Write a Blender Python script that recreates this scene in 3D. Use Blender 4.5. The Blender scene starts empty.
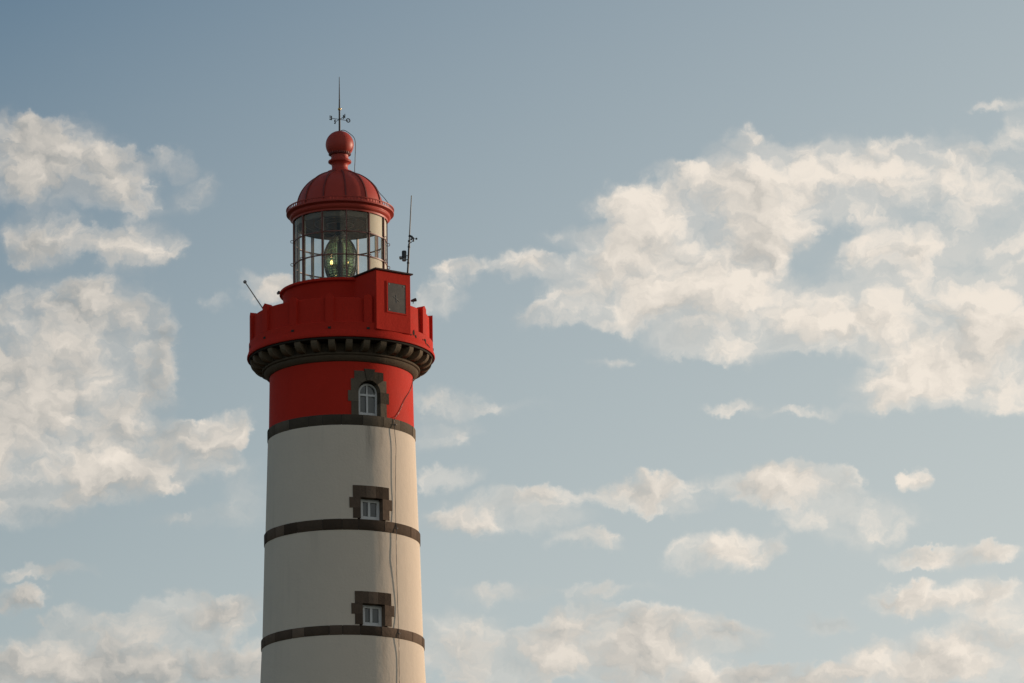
import bpy, bmesh, math, random
from mathutils import Vector, Matrix

random.seed(7)
sc = bpy.context.scene
COL = sc.collection
R = math.radians
PI = math.pi

# ------------------------------------------------------------------ camera
CAM_D, CAM_Z = 166.0, 1.7
YAW, PITCH, ROLL = R(1.97686), R(14.53501), 0.0150
F = Vector((math.sin(YAW) * math.cos(PITCH), math.cos(YAW) * math.cos(PITCH), math.sin(PITCH)))
Rt = Vector((math.cos(YAW), -math.sin(YAW), 0))
Up = Rt.cross(F)
R2 = Rt * math.cos(ROLL) - Up * math.sin(ROLL)
U2 = Rt * math.sin(ROLL) + Up * math.cos(ROLL)
cd = bpy.data.cameras.new("camera")
cd.lens = 180
cd.sensor_width = 36
cd.clip_start = 0.5
cd.clip_end = 20000
cam = bpy.data.objects.new("camera", cd)
COL.objects.link(cam)
cam.matrix_world = Matrix((
    (R2.x, U2.x, -F.x, 0.0), (R2.y, U2.y, -F.y, -CAM_D), (R2.z, U2.z, -F.z, CAM_Z), (0, 0, 0, 1)))
sc.camera = cam

# ------------------------------------------------------------------ light
SUN_AZ = R(113)        # from the direction of the camera towards the right
SUN_EL = R(6)
SUN_STRENGTH = 4.8
SKY_STRENGTH = 0.1
sun_dir = Vector((math.sin(SUN_AZ) * math.cos(SUN_EL), -math.cos(SUN_AZ) * math.cos(SUN_EL), math.sin(SUN_EL)))
sd = bpy.data.lights.new("sun", 'SUN')
sd.energy = SUN_STRENGTH
sd.angle = R(0.5)
sd.color = (1.0, 0.775, 0.58)
so = bpy.data.objects.new("sun", sd)
COL.objects.link(so)
so.rotation_euler = sun_dir.to_track_quat('Z', 'Y').to_euler()
so.location = (60, 20, 80)

sc.view_settings.view_transform = 'Standard'
sc.view_settings.look = 'None'
sc.view_settings.exposure = 0.0
sc.view_settings.gamma = 1.0
sc.view_settings.use_curve_mapping = False
sc.cycles.max_bounces = 12
sc.cycles.transmission_bounces = 12
sc.cycles.transparent_max_bounces = 16


class NT:
    """small helper that writes node trees"""
    def __init__(self, tree):
        self.t = tree

    def n(self, kind, **kw):
        nd = self.t.nodes.new(kind)
        for k, v in kw.items():
            setattr(nd, k, v)
        return nd

    def put(self, sock, v):
        if isinstance(v, bpy.types.NodeSocket):
            self.t.links.new(v, sock)
        elif v is not None:
            sock.default_value = v

    def m(self, op, a, b=None, c=None, clamp=False):
        nd = self.n('ShaderNodeMath', operation=op, use_clamp=clamp)
        for i, v in enumerate((a, b, c)):
            self.put(nd.inputs[i], v)
        return nd.outputs[0]

    def v(self, op, a, b=None, c=None):
        nd = self.n('ShaderNodeVectorMath', operation=op)
        for i, x in enumerate((a, b, c)):
            if x is not None:
                self.put(nd.inputs[i], x)
        return nd.outputs['Value'] if op in ('DOT_PRODUCT', 'LENGTH') else nd.outputs[0]

    def xyz(self, x, y, z):
        nd = self.n('ShaderNodeCombineXYZ')
        for i, q in enumerate((x, y, z)):
            self.put(nd.inputs[i], q)
        return nd.outputs[0]

    def noise(self, vec, scale, detail=4, rough=0.5, dist=0.0, color=False, dim='3D'):
        nd = self.n('ShaderNodeTexNoise', noise_dimensions=dim)
        self.put(nd.inputs['Vector'], vec)
        nd.inputs['Scale'].default_value = scale
        nd.inputs['Detail'].default_value = detail
        nd.inputs['Roughness'].default_value = rough
        nd.inputs['Distortion'].default_value = dist
        return nd.outputs['Color'] if color else nd.outputs[0]

    def mix(self, fac, a, b, blend='MIX'):
        nd = self.n('ShaderNodeMix', data_type='RGBA', blend_type=blend)
        self.put(nd.inputs[0], fac)
        self.put(nd.inputs[6], a)
        self.put(nd.inputs[7], b)
        return nd.outputs[2]

    def step(self, x, lo, hi, a=0.0, b=1.0):
        nd = self.n('ShaderNodeMapRange', interpolation_type='SMOOTHSTEP')
        self.put(nd.inputs[0], x)
        for i, q in enumerate((lo, hi, a, b)):
            nd.inputs[1 + i].default_value = q
        return nd.outputs[0]


# clouds stand at fixed compass directions: azimuth, elevation, half width, half height (degrees), thickness
CLOUDS = [
    (-3.307, 16.525, 0.981, 0.515, 1.0), (-3.771, 16.686, 0.701, 0.425, 0.7), (-2.646, 16.34, 0.513, 0.38, 0.8),
    (-1.916, 16.612, 0.28, 0.168, 0.8), (-1.672, 16.3, 0.303, 0.269, 0.5), (-2.205, 16.086, 0.466, 0.224, 0.4),
    (-2.343, 15.617, 0.581, 0.291, 0.95), (-3.474, 15.688, 0.604, 0.302, 0.95), (-3.235, 14.519, 1.225, 0.739, 1.0),
    (-3.63, 13.792, 1.498, 0.739, 1.0), (-2.605, 14.802, 0.694, 0.492, 0.6), (-2.315, 14.189, 0.462, 0.515, 0.45),
    (-3.227, 13.293, 1.61, 0.492, 1.0), (-1.97, 13.33, 0.759, 0.403, 0.9), (-1.374, 13.597, 0.368, 0.224, 0.9),
    (-3.621, 12.735, 0.872, 0.246, 0.7), (-2.426, 12.906, 0.689, 0.179, 0.4), (-0.84, 15.16, 0.394, 0.201, 0.8),
    (-1.464, 15.027, 0.185, 0.123, 0.5), (-1.135, 12.792, 0.367, 0.425, 0.5), (-1.683, 12.571, 0.573, 0.134, 0.4),
    (-3.444, 11.979, 0.618, 0.101, 0.7), (-3.736, 11.7, 0.411, 0.157, 0.8), (-2.874, 11.368, 0.708, 0.246, 0.8),
    (-1.74, 11.478, 0.754, 0.269, 0.9), (-1.172, 11.61, 0.388, 0.179, 0.7), (-2.645, 10.924, 2.507, 0.38, 1.0),
    (1.151, 15.011, 0.463, 0.213, 0.75), (1.445, 15.343, 0.325, 0.157, 0.7), (2.143, 15.422, 0.418, 0.201, 0.95),
    (1.251, 13.891, 0.576, 0.179, 0.5), (1.826, 13.771, 0.645, 0.112, 0.4), (1.132, 13.534, 0.437, 0.224, 0.6),
    (1.148, 12.997, 0.39, 0.145, 0.8), (2.155, 12.792, 0.643, 0.168, 0.75), (1.693, 12.587, 1.032, 0.246, 0.6),
    (2.494, 12.529, 0.459, 0.224, 0.3), (3.417, 12.813, 0.643, 0.201, 0.95), (2.718, 12.291, 0.412, 0.134, 0.75),
    (3.985, 12.633, 0.321, 0.101, 0.5), (3.492, 16.034, 0.536, 0.224, 0.9), (3.007, 15.149, 0.719, 0.425, 1.0),
    (3.654, 15.527, 0.72, 0.492, 1.0), (4.192, 16.129, 0.652, 0.358, 0.85), (3.932, 15.073, 1.043, 0.537, 1.0),
    (4.704, 15.724, 0.767, 0.515, 0.95), (4.849, 14.769, 1.111, 0.515, 1.0), (5.357, 16.207, 0.886, 0.448, 0.95),
    (4.902, 16.522, 0.7, 0.269, 0.8), (5.832, 16.527, 0.817, 0.291, 0.7), (6.169, 16.18, 0.769, 0.38, 0.85),
    (6.545, 15.385, 0.929, 0.425, 0.85), (6.936, 16.542, 0.7, 0.269, 0.6), (7.38, 16.078, 0.745, 0.448, 0.7),
    (7.741, 15.061, 0.649, 0.671, 0.8), (5.885, 14.682, 1.041, 0.403, 0.95), (6.468, 14.886, 0.695, 0.336, 0.7),
    (7.138, 14.359, 1.109, 0.492, 1.0), (7.582, 14.008, 0.807, 0.448, 1.0), (6.777, 13.926, 1.038, 0.291, 0.9),
    (2.903, 15.699, 0.581, 0.134, 0.5), (2.305, 14.793, 0.394, 0.157, 0.6), (4.148, 14.452, 0.809, 0.201, 0.6),
    (3.047, 14.298, 0.3, 0.101, 0.55), (4.735, 16.806, 0.281, 0.112, 0.5), (4.083, 16.388, 0.467, 0.134, 0.4),
    (7.593, 17.016, 0.304, 0.078, 0.5), (7.907, 16.78, 0.281, 0.403, 0.5), (4.533, 13.782, 0.369, 0.09, 0.65),
    (4.932, 13.682, 0.461, 0.09, 0.35), (5.564, 13.675, 0.507, 0.09, 0.45), (5.022, 12.853, 0.895, 0.269, 1.0),
    (5.425, 12.931, 0.505, 0.201, 0.8), (4.373, 12.155, 0.733, 0.235, 1.0), (5.81, 12.473, 0.825, 0.291, 0.65),
    (6.027, 12.165, 0.572, 0.179, 0.35), (6.566, 12.873, 0.253, 0.134, 0.85), (7.047, 12.044, 0.732, 0.157, 0.95),
    (6.59, 11.981, 0.343, 0.09, 0.5), (6.517, 11.56, 0.617, 0.224, 1.0), (7.365, 11.51, 0.548, 0.269, 0.95),
    (7.453, 10.895, 0.957, 0.403, 1.0), (6.664, 10.921, 1.026, 0.291, 0.9), (5.486, 11.278, 0.32, 0.134, 0.7),
    (3.381, 11.228, 1.027, 0.38, 1.0), (2.928, 11.382, 0.571, 0.246, 0.8), (4.062, 11.158, 0.753, 0.291, 0.8),
    (2.237, 10.971, 1.368, 0.313, 0.95), (1.387, 11.207, 0.73, 0.38, 0.8), (4.731, 10.697, 1.708, 0.201, 0.95),
    (2.821, 11.719, 0.343, 0.134, 0.5), (1.851, 11.758, 0.64, 0.157, 0.5), (-3.083, 17.673, 0.141, 0.224, 0.16),
    (-2.207, 17.123, 0.515, 0.157, 0.16), (3.393, 11.786, 0.572, 0.09, 0.3),
]

world = bpy.data.worlds.new("World")
sc.world = world
world.use_nodes = True
wt = world.node_tree
wt.nodes.clear()
w = NT(wt)
sky = w.n('ShaderNodeTexSky', sky_type='NISHITA')
sky.sun_disc = False
sky.sun_elevation = SUN_EL
sky.sun_rotation = math.atan2(sun_dir.x, sun_dir.y)
sky.altitude = 0
sky.air_density = 1.0
sky.dust_density = 1.6
sky.ozone_density = 1.0
tc = w.n('ShaderNodeTexCoord')
sp = w.n('ShaderNodeSeparateXYZ')
wt.links.new(tc.outputs['Generated'], sp.inputs[0])
az = w.m('MULTIPLY', w.m('ARCTAN2', sp.outputs[0], sp.outputs[1]), 180 / PI)
el = w.m('MULTIPLY', w.m('ARCSINE', sp.outputs[2]), 180 / PI)
p0 = w.xyz(az, el, 0.0)
# ragged outlines: bend the directions a little before reading the cloud layout
w1 = w.v('MULTIPLY', w.v('SUBTRACT', w.noise(p0, 1.1, 3, 0.55, color=True, dim='2D'), (0.5, 0.5, 0.5)), (0.55, 0.38, 0))
w2 = w.v('MULTIPLY', w.v('SUBTRACT', w.noise(p0, 4.5, 4, 0.6, color=True, dim='2D'), (0.5, 0.5, 0.5)), (0.30, 0.22, 0))
pw = w.v('ADD', w.v('ADD', p0, w1), w2)
gap = None
for (a, e, rx, ry, wt_) in CLOUDS:
    q = w.v('MULTIPLY_ADD', pw, (0.80 / rx, 0.80 / ry, 0), (-0.80 * a / rx, -0.80 * e / ry, 0))
    f = w.m('MINIMUM', w.m('MULTIPLY_ADD', w.v('DOT_PRODUCT', q, q), wt_, 1.0 - wt_), 1.0)
    gap = f if gap is None else w.m('MULTIPLY', gap, f)
field = w.m('POWER', w.m('SUBTRACT', 1.0, gap), 1.7)
# the rest of the sky: scattered cloud of the same kind
inx = w.step(w.m('ABSOLUTE', w.m('SUBTRACT', az, 2.0)), 6.6, 8.5)
iny = w.step(w.m('ABSOLUTE', w.m('SUBTRACT', el, 14.4)), 4.6, 6.5)
out = w.m('MAXIMUM', inx, iny)
pf = w.v('MULTIPLY', p0, (1.0, 1.5, 1.0))
scat = w.step(w.noise(pf, 0.16, 3, 0.5, dim='2D'), 0.49, 0.66)
field = w.m('MAXIMUM', field, w.m('MULTIPLY', w.m('MULTIPLY', scat, out), 0.75))
ps = w.v('MULTIPLY', pw, (1.0, 1.45, 1.0))
w3 = w.v('MULTIPLY', w.v('SUBTRACT', w.noise(ps, 2.2, 4, 0.6, color=True, dim='2D'), (0.5, 0.5, 0.5)), (0.28, 0.28, 0))
SUNWARD = (0.16, 0.20, 0.0)


def puffs(vec, octaves):
    """heaped rounded billows plus torn edges"""
    vo = w.n('ShaderNodeTexVoronoi', feature='F1', normalize=True, voronoi_dimensions='2D')
    w.put(vo.inputs['Vector'], vec)
    vo.inputs['Scale'].default_value = 1.25
    vo.inputs['Detail'].default_value = octaves
    vo.inputs['Roughness'].default_value = 0.52
    vo.inputs['Lacunarity'].default_value = 2.2

    bil = w.m('SUBTRACT', 0.75, w.m('MULTIPLY', vo.outputs['Distance'], 1.0))
    nn = w.noise(vec, 1.3, octaves + 4, 0.55, dim='2D')
    return w.m('ADD', w.m('MULTIPLY', bil, 0.07), w.m('MULTIPLY', nn, 1.0 - 0.07))


nz = puffs(w.v('ADD', ps, w3), 3)
nz_soft = puffs(w.v('ADD', ps, w3), 0)
nz_lit = puffs(w.v('ADD', w.v('ADD', ps, w3), SUNWARD), 0)
amp = w.step(field, 0.0, 0.40, 0.0, 3.6)
val = w.m('MULTIPLY_ADD', w.m('SUBTRACT', nz, 0.405), amp, field)
dens = w.step(val, 0.08, 1.55)
veil = w.m('MULTIPLY', w.step(val, -0.8, 0.9, 0.0, 0.42), w.step(field, 0.0, 0.55))
dens = w.m('MAXIMUM', dens, veil)
relief = w.m('MULTIPLY_ADD', w.m('SUBTRACT', nz_soft, nz_lit), 1.5, 0.74)
relief = w.m('MULTIPLY_ADD', w.m('SUBTRACT', nz, nz_soft), 0.55, relief)
core = w.step(val, 0.45, 1.25, 0.12, -0.10)
big = w.m('MULTIPLY_ADD', w.m('SUBTRACT', w.noise(ps, 0.7, 3, 0.5, dim='2D'), 0.5), 1.0, core)
lit = w.m('ADD', relief, big)
lit = w.m('ADD', lit, w.m('MULTIPLY_ADD', w.m('MINIMUM', w.m('MAXIMUM', az, -12.0), 16.0), 0.045, -0.10))
low = w.m('MULTIPLY', w.m('SUBTRACT', el, 13.0), 0.10)
lit = w.m('ADD', lit, w.m('MINIMUM', w.m('MAXIMUM', low, -0.28), 0.05), clamp=True)
C_DARK, C_LIT = (3.6, 3.62, 3.47, 1), (9.0, 8.1, 7.05, 1)
ccol = w.mix(lit, C_DARK, C_LIT)
# clear air: deep blue high up, paler and warmer towards the horizon and towards the sun
hz = w.m('MULTIPLY_ADD', w.m('SUBTRACT', el, 18.0), -0.080, 0.205)
azc = w.m('MINIMUM', w.m('MAXIMUM', az, -9.0), 16.0)
hz = w.m('MULTIPLY_ADD', azc, 0.0465, hz)
hz = w.m('MINIMUM', w.m('MAXIMUM', hz, -0.1), 1.15)
blue = w.mix(1.0, sky.outputs[0], (1.22, 1.36, 1.58, 1), 'MULTIPLY')
hzm = w.n('ShaderNodeMix', data_type='RGBA', clamp_factor=False)
w.put(hzm.inputs[0], hz)
w.put(hzm.inputs[6], blue)
w.put(hzm.inputs[7], (5.15, 5.68, 5.68, 1))
clear = hzm.outputs[2]
cover = w.m('MULTIPLY', dens, w.step(el, -1.0, 3.0, 0.0, 0.93))
bg = w.n('ShaderNodeBackground')
wt.links.new(w.mix(cover, clear, ccol), bg.inputs[0])
bg.inputs[1].default_value = SKY_STRENGTH
wo = w.n('ShaderNodeOutputWorld')
wt.links.new(bg.outputs[0], wo.inputs[0])


# ------------------------------------------------------------------ materials
def new_mat(name):
    m = bpy.data.materials.new(name)
    m.use_nodes = True
    nt = NT(m.node_tree)
    bsdf = m.node_tree.nodes['Principled BSDF']
    return m, nt, bsdf


def coords(nt):
    g = nt.n('ShaderNodeNewGeometry')
    return g.outputs['Position']


def surface(name, base, var=0.12, scale=1.2, rough=0.7, grain=30.0, bump=0.25, dist=0.01,
            streak=0.0, streak_col=(0.3, 0.28, 0.25), spec=0.3, metal=0.0, island=0.0, matte=0.0, spots=0.0,
            spot_col=(0.05, 0.03, 0.025)):
    """painted or mineral surface: broad tone drift, fine grain, optional runs down the wall and worn spots"""
    m, nt, b = new_mat(name)
    pos = coords(nt)
    n1 = nt.noise(pos, scale, 6, 0.6)
    n2 = nt.noise(pos, grain, 4, 0.6)
    k = nt.m('MULTIPLY_ADD', nt.m('SUBTRACT', n1, 0.5), var * 2.2, 1.0)
    k = nt.m('MULTIPLY_ADD', nt.m('SUBTRACT', n2, 0.5), var * 1.0, k)
    if island:
        g = nt.n('ShaderNodeNewGeometry')
        k = nt.m('MULTIPLY', k, nt.m('MULTIPLY_ADD', g.outputs['Random Per Island'], island, 1.0 - island * 0.5))
    kk = nt.xyz(k, k, k)
    col = nt.mix(1.0, (*base, 1), kk, 'MULTIPLY')
    if streak:
        vs = nt.v('MULTIPLY', pos, (3.2, 3.2, 0.16))
        sn = nt.step(nt.noise(vs, 1.0, 5, 0.62), 0.50, 0.74)
        where = nt.step(nt.noise(pos, 0.45, 3, 0.5), 0.42, 0.62)
        col = nt.mix(nt.m('MULTIPLY', nt.m('MULTIPLY', sn, where), streak), col, (*streak_col, 1))
    if spots:
        sn = nt.step(nt.noise(pos, 5.0, 6, 0.62), 0.70 - spots, 0.72 - spots)
        col = nt.mix(nt.m('MULTIPLY', sn, 0.85), col, (*spot_col, 1))
    nt.put(b.inputs['Base Color'], col)
    nt.put(b.inputs['Roughness'], nt.m('MULTIPLY_ADD', nt.m('SUBTRACT', n1, 0.5), 0.25, rough))
    b.inputs['Specular IOR Level'].default_value = spec
    b.inputs['Metallic'].default_value = metal
    b.inputs['Diffuse Roughness'].default_value = matte
    if bump:
        bp = nt.n('ShaderNodeBump')
        bp.inputs['Strength'].default_value = bump
        bp.inputs['Distance'].default_value = dist
        h = nt.m('ADD', n2, nt.m('MULTIPLY', nt.noise(pos, grain * 0.18, 4, 0.6), 2.0))
        nt.put(bp.inputs['Height'], h)
        nt.put(b.inputs['Normal'], bp.outputs[0])
    return m


def add_streak(m, x0, hw_, z0, z1, col, amount):
    """a darker run below a ledge: stands at its own place on the wall"""
    nt = NT(m.node_tree)
    b = m.node_tree.nodes['Principled BSDF']
    src = b.inputs['Base Color'].links[0].from_socket
    sp_ = nt.n('ShaderNodeSeparateXYZ')
    pos = coords(nt)
    nt.put(sp_.inputs[0], pos)
    wob = nt.m('MULTIPLY', nt.m('SUBTRACT', nt.noise(nt.v('MULTIPLY', pos, (1, 1, 0.35)), 3.0, 4, 0.6), 0.5), 0.35)
    dx = nt.m('DIVIDE', nt.m('ABSOLUTE', nt.m('SUBTRACT', nt.m('ADD', sp_.outputs[0], wob), x0)), hw_)
    k = nt.m('MULTIPLY', nt.step(dx, 0.1, 1.0, 1.0, 0.0), nt.step(sp_.outputs[2], z0, z1))
    k = nt.m('MULTIPLY', k, nt.m('MULTIPLY', nt.m('LESS_THAN', sp_.outputs[1], 0.0), nt.m('LESS_THAN', sp_.outputs[2], z1 + 0.2)))
    k = nt.m('MULTIPLY', k, nt.step(nt.noise(nt.v('MULTIPLY', pos, (6, 6, 0.8)), 1.0, 5, 0.6), 0.3, 0.6))
    nt.put(b.inputs['Base Color'], nt.mix(nt.m('MULTIPLY', k, amount), src, (*col, 1)))


WHITE = surface('white_render', (0.725, 0.625, 0.505), var=0.05, scale=0.8, rough=0.85, grain=14, bump=0.35, dist=0.02,
                streak=0.17, streak_col=(0.42, 0.36, 0.29), spec=0.06, matte=0.35)
add_streak(WHITE, 0.92, 0.26, 39.7, 41.2, (0.36, 0.29, 0.22), 0.75)  # brownish dirt below the top band
add_streak(WHITE, 1.28, 0.12, 39.9, 41.3, (0.42, 0.36, 0.29), 0.6)  # narrower, lighter tan streak on the cable side
add_streak(WHITE, 1.22, 0.14, 35.9, 37.7, (0.42, 0.36, 0.29), 0.6)
add_streak(WHITE, -0.9, 0.30, 36.6, 37.7, (0.48, 0.42, 0.34), 0.3)
add_streak(WHITE, 1.35, 0.12, 32.6, 34.2, (0.42, 0.36, 0.29), 0.55)
RED = surface('red_paint', (0.54, 0.034, 0.020), var=0.11, scale=0.9, rough=0.62, grain=16, bump=0.3, dist=0.015,
              streak=0.25, streak_col=(0.36, 0.022, 0.014), spec=0.03, matte=0.3)
RED_WORN = surface('red_paint_worn', (0.54, 0.034, 0.020), var=0.13, scale=0.9, rough=0.62, grain=16, bump=0.35,
                   dist=0.015, streak=0.3, streak_col=(0.36, 0.022, 0.014), spec=0.03, matte=0.3, spots=0.01)
RED_METAL = surface('red_metal_paint', (0.38, 0.052, 0.034), var=0.10, scale=1.6, rough=0.48, grain=24, bump=0.12,
                    dist=0.008, streak=0.3, streak_col=(0.20, 0.04, 0.028), spec=0.18, spots=0.02, spot_col=(0.10, 0.028, 0.02))
RED_SEAM = surface('red_seam_paint', (0.17, 0.030, 0.022), var=0.3, scale=3.0, rough=0.55, grain=30, bump=0.2, spec=0.3)
STONE = surface('brown_granite', (0.125, 0.088, 0.062), var=0.28, scale=2.5, rough=0.85, grain=38, bump=0.5, dist=0.02,
                spec=0.06, island=1.0, matte=0.3)
STONE_GREY = surface('grey_brown_granite', (0.125, 0.10, 0.072), var=0.28, scale=2.5, rough=0.85, grain=38, bump=0.5,
                     dist=0.02, spec=0.06, island=1.0, matte=0.3)
CORBEL = surface('corbel_granite', (0.105, 0.08, 0.055), var=0.26, scale=2.2, rough=0.85, grain=34, bump=0.5, dist=0.02,
                 spec=0.06, island=0.35, matte=0.3)
MORTAR = surface('dark_mortar', (0.05, 0.042, 0.036), var=0.2, rough=0.95, spec=0.05)
DARK_STONE = surface('near_black_stone', (0.04, 0.034, 0.028), var=0.3, scale=2.0, rough=0.95, spec=0.05)  # near-black stone for the slab and the flaked patches
FRAME = surface('white_window_paint', (0.62, 0.61, 0.58), var=0.06, rough=0.5, bump=0.0, spec=0.4)
DARK_METAL = surface('dark_metal', (0.035, 0.033, 0.032), var=0.2, rough=0.45, bump=0.0, spec=0.4)
GREY_METAL = surface('grey_metal', (0.22, 0.21, 0.20), var=0.15, rough=0.45, bump=0.0, spec=0.5)
CANE = surface('weathered_pale_cane', (0.34, 0.31, 0.27), var=0.15, rough=0.6, bump=0.0, spec=0.3)
BRONZE = surface('brown_bronze', (0.16, 0.055, 0.036), var=0.2, rough=0.45, bump=0.0, spec=0.5)
BRASS = surface('brass', (0.62, 0.40, 0.13), var=0.1, rough=0.25, bump=0.0, metal=1.0)
CEILING = surface('brown_ceiling_boards', (0.13, 0.095, 0.055), var=0.16, scale=3, rough=0.6, bump=0.0, spec=0.3)
LINING = surface('cream_lining', (0.55, 0.48, 0.36), var=0.08, rough=0.6, bump=0.0, spec=0.3)
ROOF = surface('dark_roof_felt', (0.05, 0.025, 0.022), var=0.2, rough=0.8, bump=0.2)
FLOOR = surface('grey_deck', (0.22, 0.20, 0.18), var=0.15, rough=0.8)


def panel_mat():
    m, nt, b = new_mat('grey_weathered_sheet')
    pos = coords(nt)
    n1 = nt.noise(pos, 2.2, 6, 0.65)
    n2 = nt.noise(pos, 26.0, 3, 0.6)
    k = nt.m('ADD', nt.m('MULTIPLY', n1, 0.7), nt.m('MULTIPLY', n2, 0.3))
    nt.put(b.inputs['Base Color'], nt.mix(nt.step(k, 0.30, 0.72), (0.050, 0.046, 0.038, 1), (0.115, 0.102, 0.082, 1)))
    b.inputs['Roughness'].default_value = 0.45
    b.inputs['Specular IOR Level'].default_value = 0.35
    return m


PANEL = panel_mat()


def pane_mat():
    """dark room behind window glass"""
    m, nt, b = new_mat('dark_window_glass')
    pos = coords(nt)
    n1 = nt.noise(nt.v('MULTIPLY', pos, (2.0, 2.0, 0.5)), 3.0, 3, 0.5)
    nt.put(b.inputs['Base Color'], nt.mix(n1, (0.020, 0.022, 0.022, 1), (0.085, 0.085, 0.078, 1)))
    b.inputs['Roughness'].default_value = 0.06
    b.inputs['Specular IOR Level'].default_value = 0.6
    return m


PANE = pane_mat()


def clear_glass(name, dust, dust_col, tint=(0.93, 0.95, 0.94)):
    """thin sheet glass: mostly see-through, mirror-like at a slant, with a film of salt and dust"""
    m = bpy.data.materials.new(name)
    m.use_nodes = True
    nt = NT(m.node_tree)
    m.node_tree.nodes.clear()
    tr = nt.n('ShaderNodeBsdfTransparent')
    tr.inputs[0].default_value = (*tint, 1)
    gl = nt.n('ShaderNodeBsdfGlossy')
    gl.inputs['Roughness'].default_value = 0.03
    gl.inputs[0].default_value = (0.98, 0.92, 0.82, 1)
    ge = nt.n('ShaderNodeNewGeometry')
    c = nt.m('ABSOLUTE', nt.v('DOT_PRODUCT', ge.outputs['Normal'], ge.outputs['Incoming']))
    fr = nt.m('MULTIPLY_ADD', nt.m('POWER', nt.m('SUBTRACT', 1.0, c), 5.0), 0.9, 0.04)
    mx = nt.n('ShaderNodeMixShader')
    nt.put(mx.inputs[0], fr)
    nt.put(mx.inputs[1], tr.outputs[0])
    nt.put(mx.inputs[2], gl.outputs[0])
    df = nt.n('ShaderNodeBsdfDiffuse')
    df.inputs[0].default_value = (*dust_col, 1)
    tl = nt.n('ShaderNodeBsdfTranslucent')
    tl.inputs[0].default_value = (*dust_col, 1)
    dm = nt.n('ShaderNodeMixShader')
    dm.inputs[0].default_value = 0.5
    nt.put(dm.inputs[1], df.outputs[0])
    nt.put(dm.inputs[2], tl.outputs[0])
    pos = coords(nt)
    d = nt.step(nt.noise(pos, 2.6, 5, 0.6), 0.30, 0.75, dust * 0.55, dust * 1.5)
    mx2 = nt.n('ShaderNodeMixShader')
    nt.put(mx2.inputs[0], d)
    nt.put(mx2.inputs[1], mx.outputs[0])
    nt.put(mx2.inputs[2], dm.outputs[0])
    o = nt.n('ShaderNodeOutputMaterial')
    nt.put(o.inputs[0], mx2.outputs[0])
    return m


GLASS = clear_glass('lantern_glass', 0.065, (0.62, 0.53, 0.38))


def prism_mat():
    m, nt, b = new_mat('green_prism_glass')
    b.inputs['Base Color'].default_value = (0.60, 0.70, 0.47, 1)
    b.inputs['Roughness'].default_value = 0.05
    b.inputs['IOR'].default_value = 1.5
    b.inputs['Transmission Weight'].default_value = 0.92
    return m


PRISM = prism_mat()


def grass_mat():
    m, nt, b = new_mat('short_coastal_grass')
    pos = coords(nt)
    n1 = nt.noise(pos, 0.06, 6, 0.6)
    n2 = nt.noise(pos, 3.0, 4, 0.65)
    c = nt.mix(nt.step(n1, 0.35, 0.65), (0.04, 0.055, 0.02, 1), (0.09, 0.075, 0.042, 1))
    nt.put(b.inputs['Base Color'], nt.mix(nt.m('MULTIPLY', n2, 0.5), c, (0.035, 0.05, 0.02, 1)))
    b.inputs['Roughness'].default_value = 0.95
    b.inputs['Specular IOR Level'].default_value = 0.1
    return m


# ------------------------------------------------------------------ mesh helpers
def tag(o, label, cat, group=None):
    o['label'] = label
    o['category'] = cat
    if group:
        o['group'] = group
    return o


def thing(name, label, cat, loc=(0, 0, 0)):
    o = bpy.data.objects.new(name, None)
    o.empty_display_size = 0.3
    COL.objects.link(o)
    o.location = loc
    return tag(o, label, cat)


def obj(name, bm, mats, parent=None, smooth=None):
    """links the bmesh as one mesh object (all shapes are written in world metres)"""
    bmesh.ops.recalc_face_normals(bm, faces=bm.faces[:])
    if smooth is not None:
        ca = math.cos(R(smooth))
        for f in bm.faces:
            f.smooth = True
        for e in bm.edges:
            if len(e.link_faces) == 2:
                e.smooth = e.link_faces[0].normal.dot(e.link_faces[1].normal) > ca
    me = bpy.data.meshes.new(name)
    bm.to_mesh(me)
    bm.free()
    for m in (mats if isinstance(mats, (list, tuple)) else [mats]):
        me.materials.append(m)
    o = bpy.data.objects.new(name, me)
    COL.objects.link(o)
    if parent is not None:
        o.parent = parent
        w_ = Vector((0, 0, 0))
        q = parent
        while q is not None:
            w_ += q.location
            q = q.parent
        o.matrix_parent_inverse = Matrix.Translation(-w_)
    return o


def P(phi, r, z):
    """azimuth measured from the side of the camera towards the right"""
    return Vector((r * math.sin(phi), -r * math.cos(phi), z))


def lathe(bm, prof, seg=128, a0=0.0, a1=2 * PI, closed_prof=False, mat=0):
    full = abs(a1 - a0 - 2 * PI) < 1e-6
    n = seg if full else seg + 1
    rings = []
    for (r, z) in prof:
        if r < 1e-6:
            v = bm.verts.new((0, 0, z))
            rings.append([v] * n)
        else:
            rings.append([bm.verts.new(P(a0 + (a1 - a0) * i / seg, r, z)) for i in range(n)])
    k = len(prof)
    for j in range(k if closed_prof else k - 1):
        A, B = rings[j], rings[(j + 1) % k]
        for i in range(seg):
            i2 = (i + 1) % n
            vs = []
            for v in (A[i], A[i2], B[i2], B[i]):
                if v not in vs:
                    vs.append(v)
            if len(vs) >= 3:
                f = bm.faces.new(vs)
                f.material_index = mat
    if not full and closed_prof:
        for i in (0, n - 1):
            bm.faces.new([rg[i] for rg in rings])
    return bm


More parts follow.
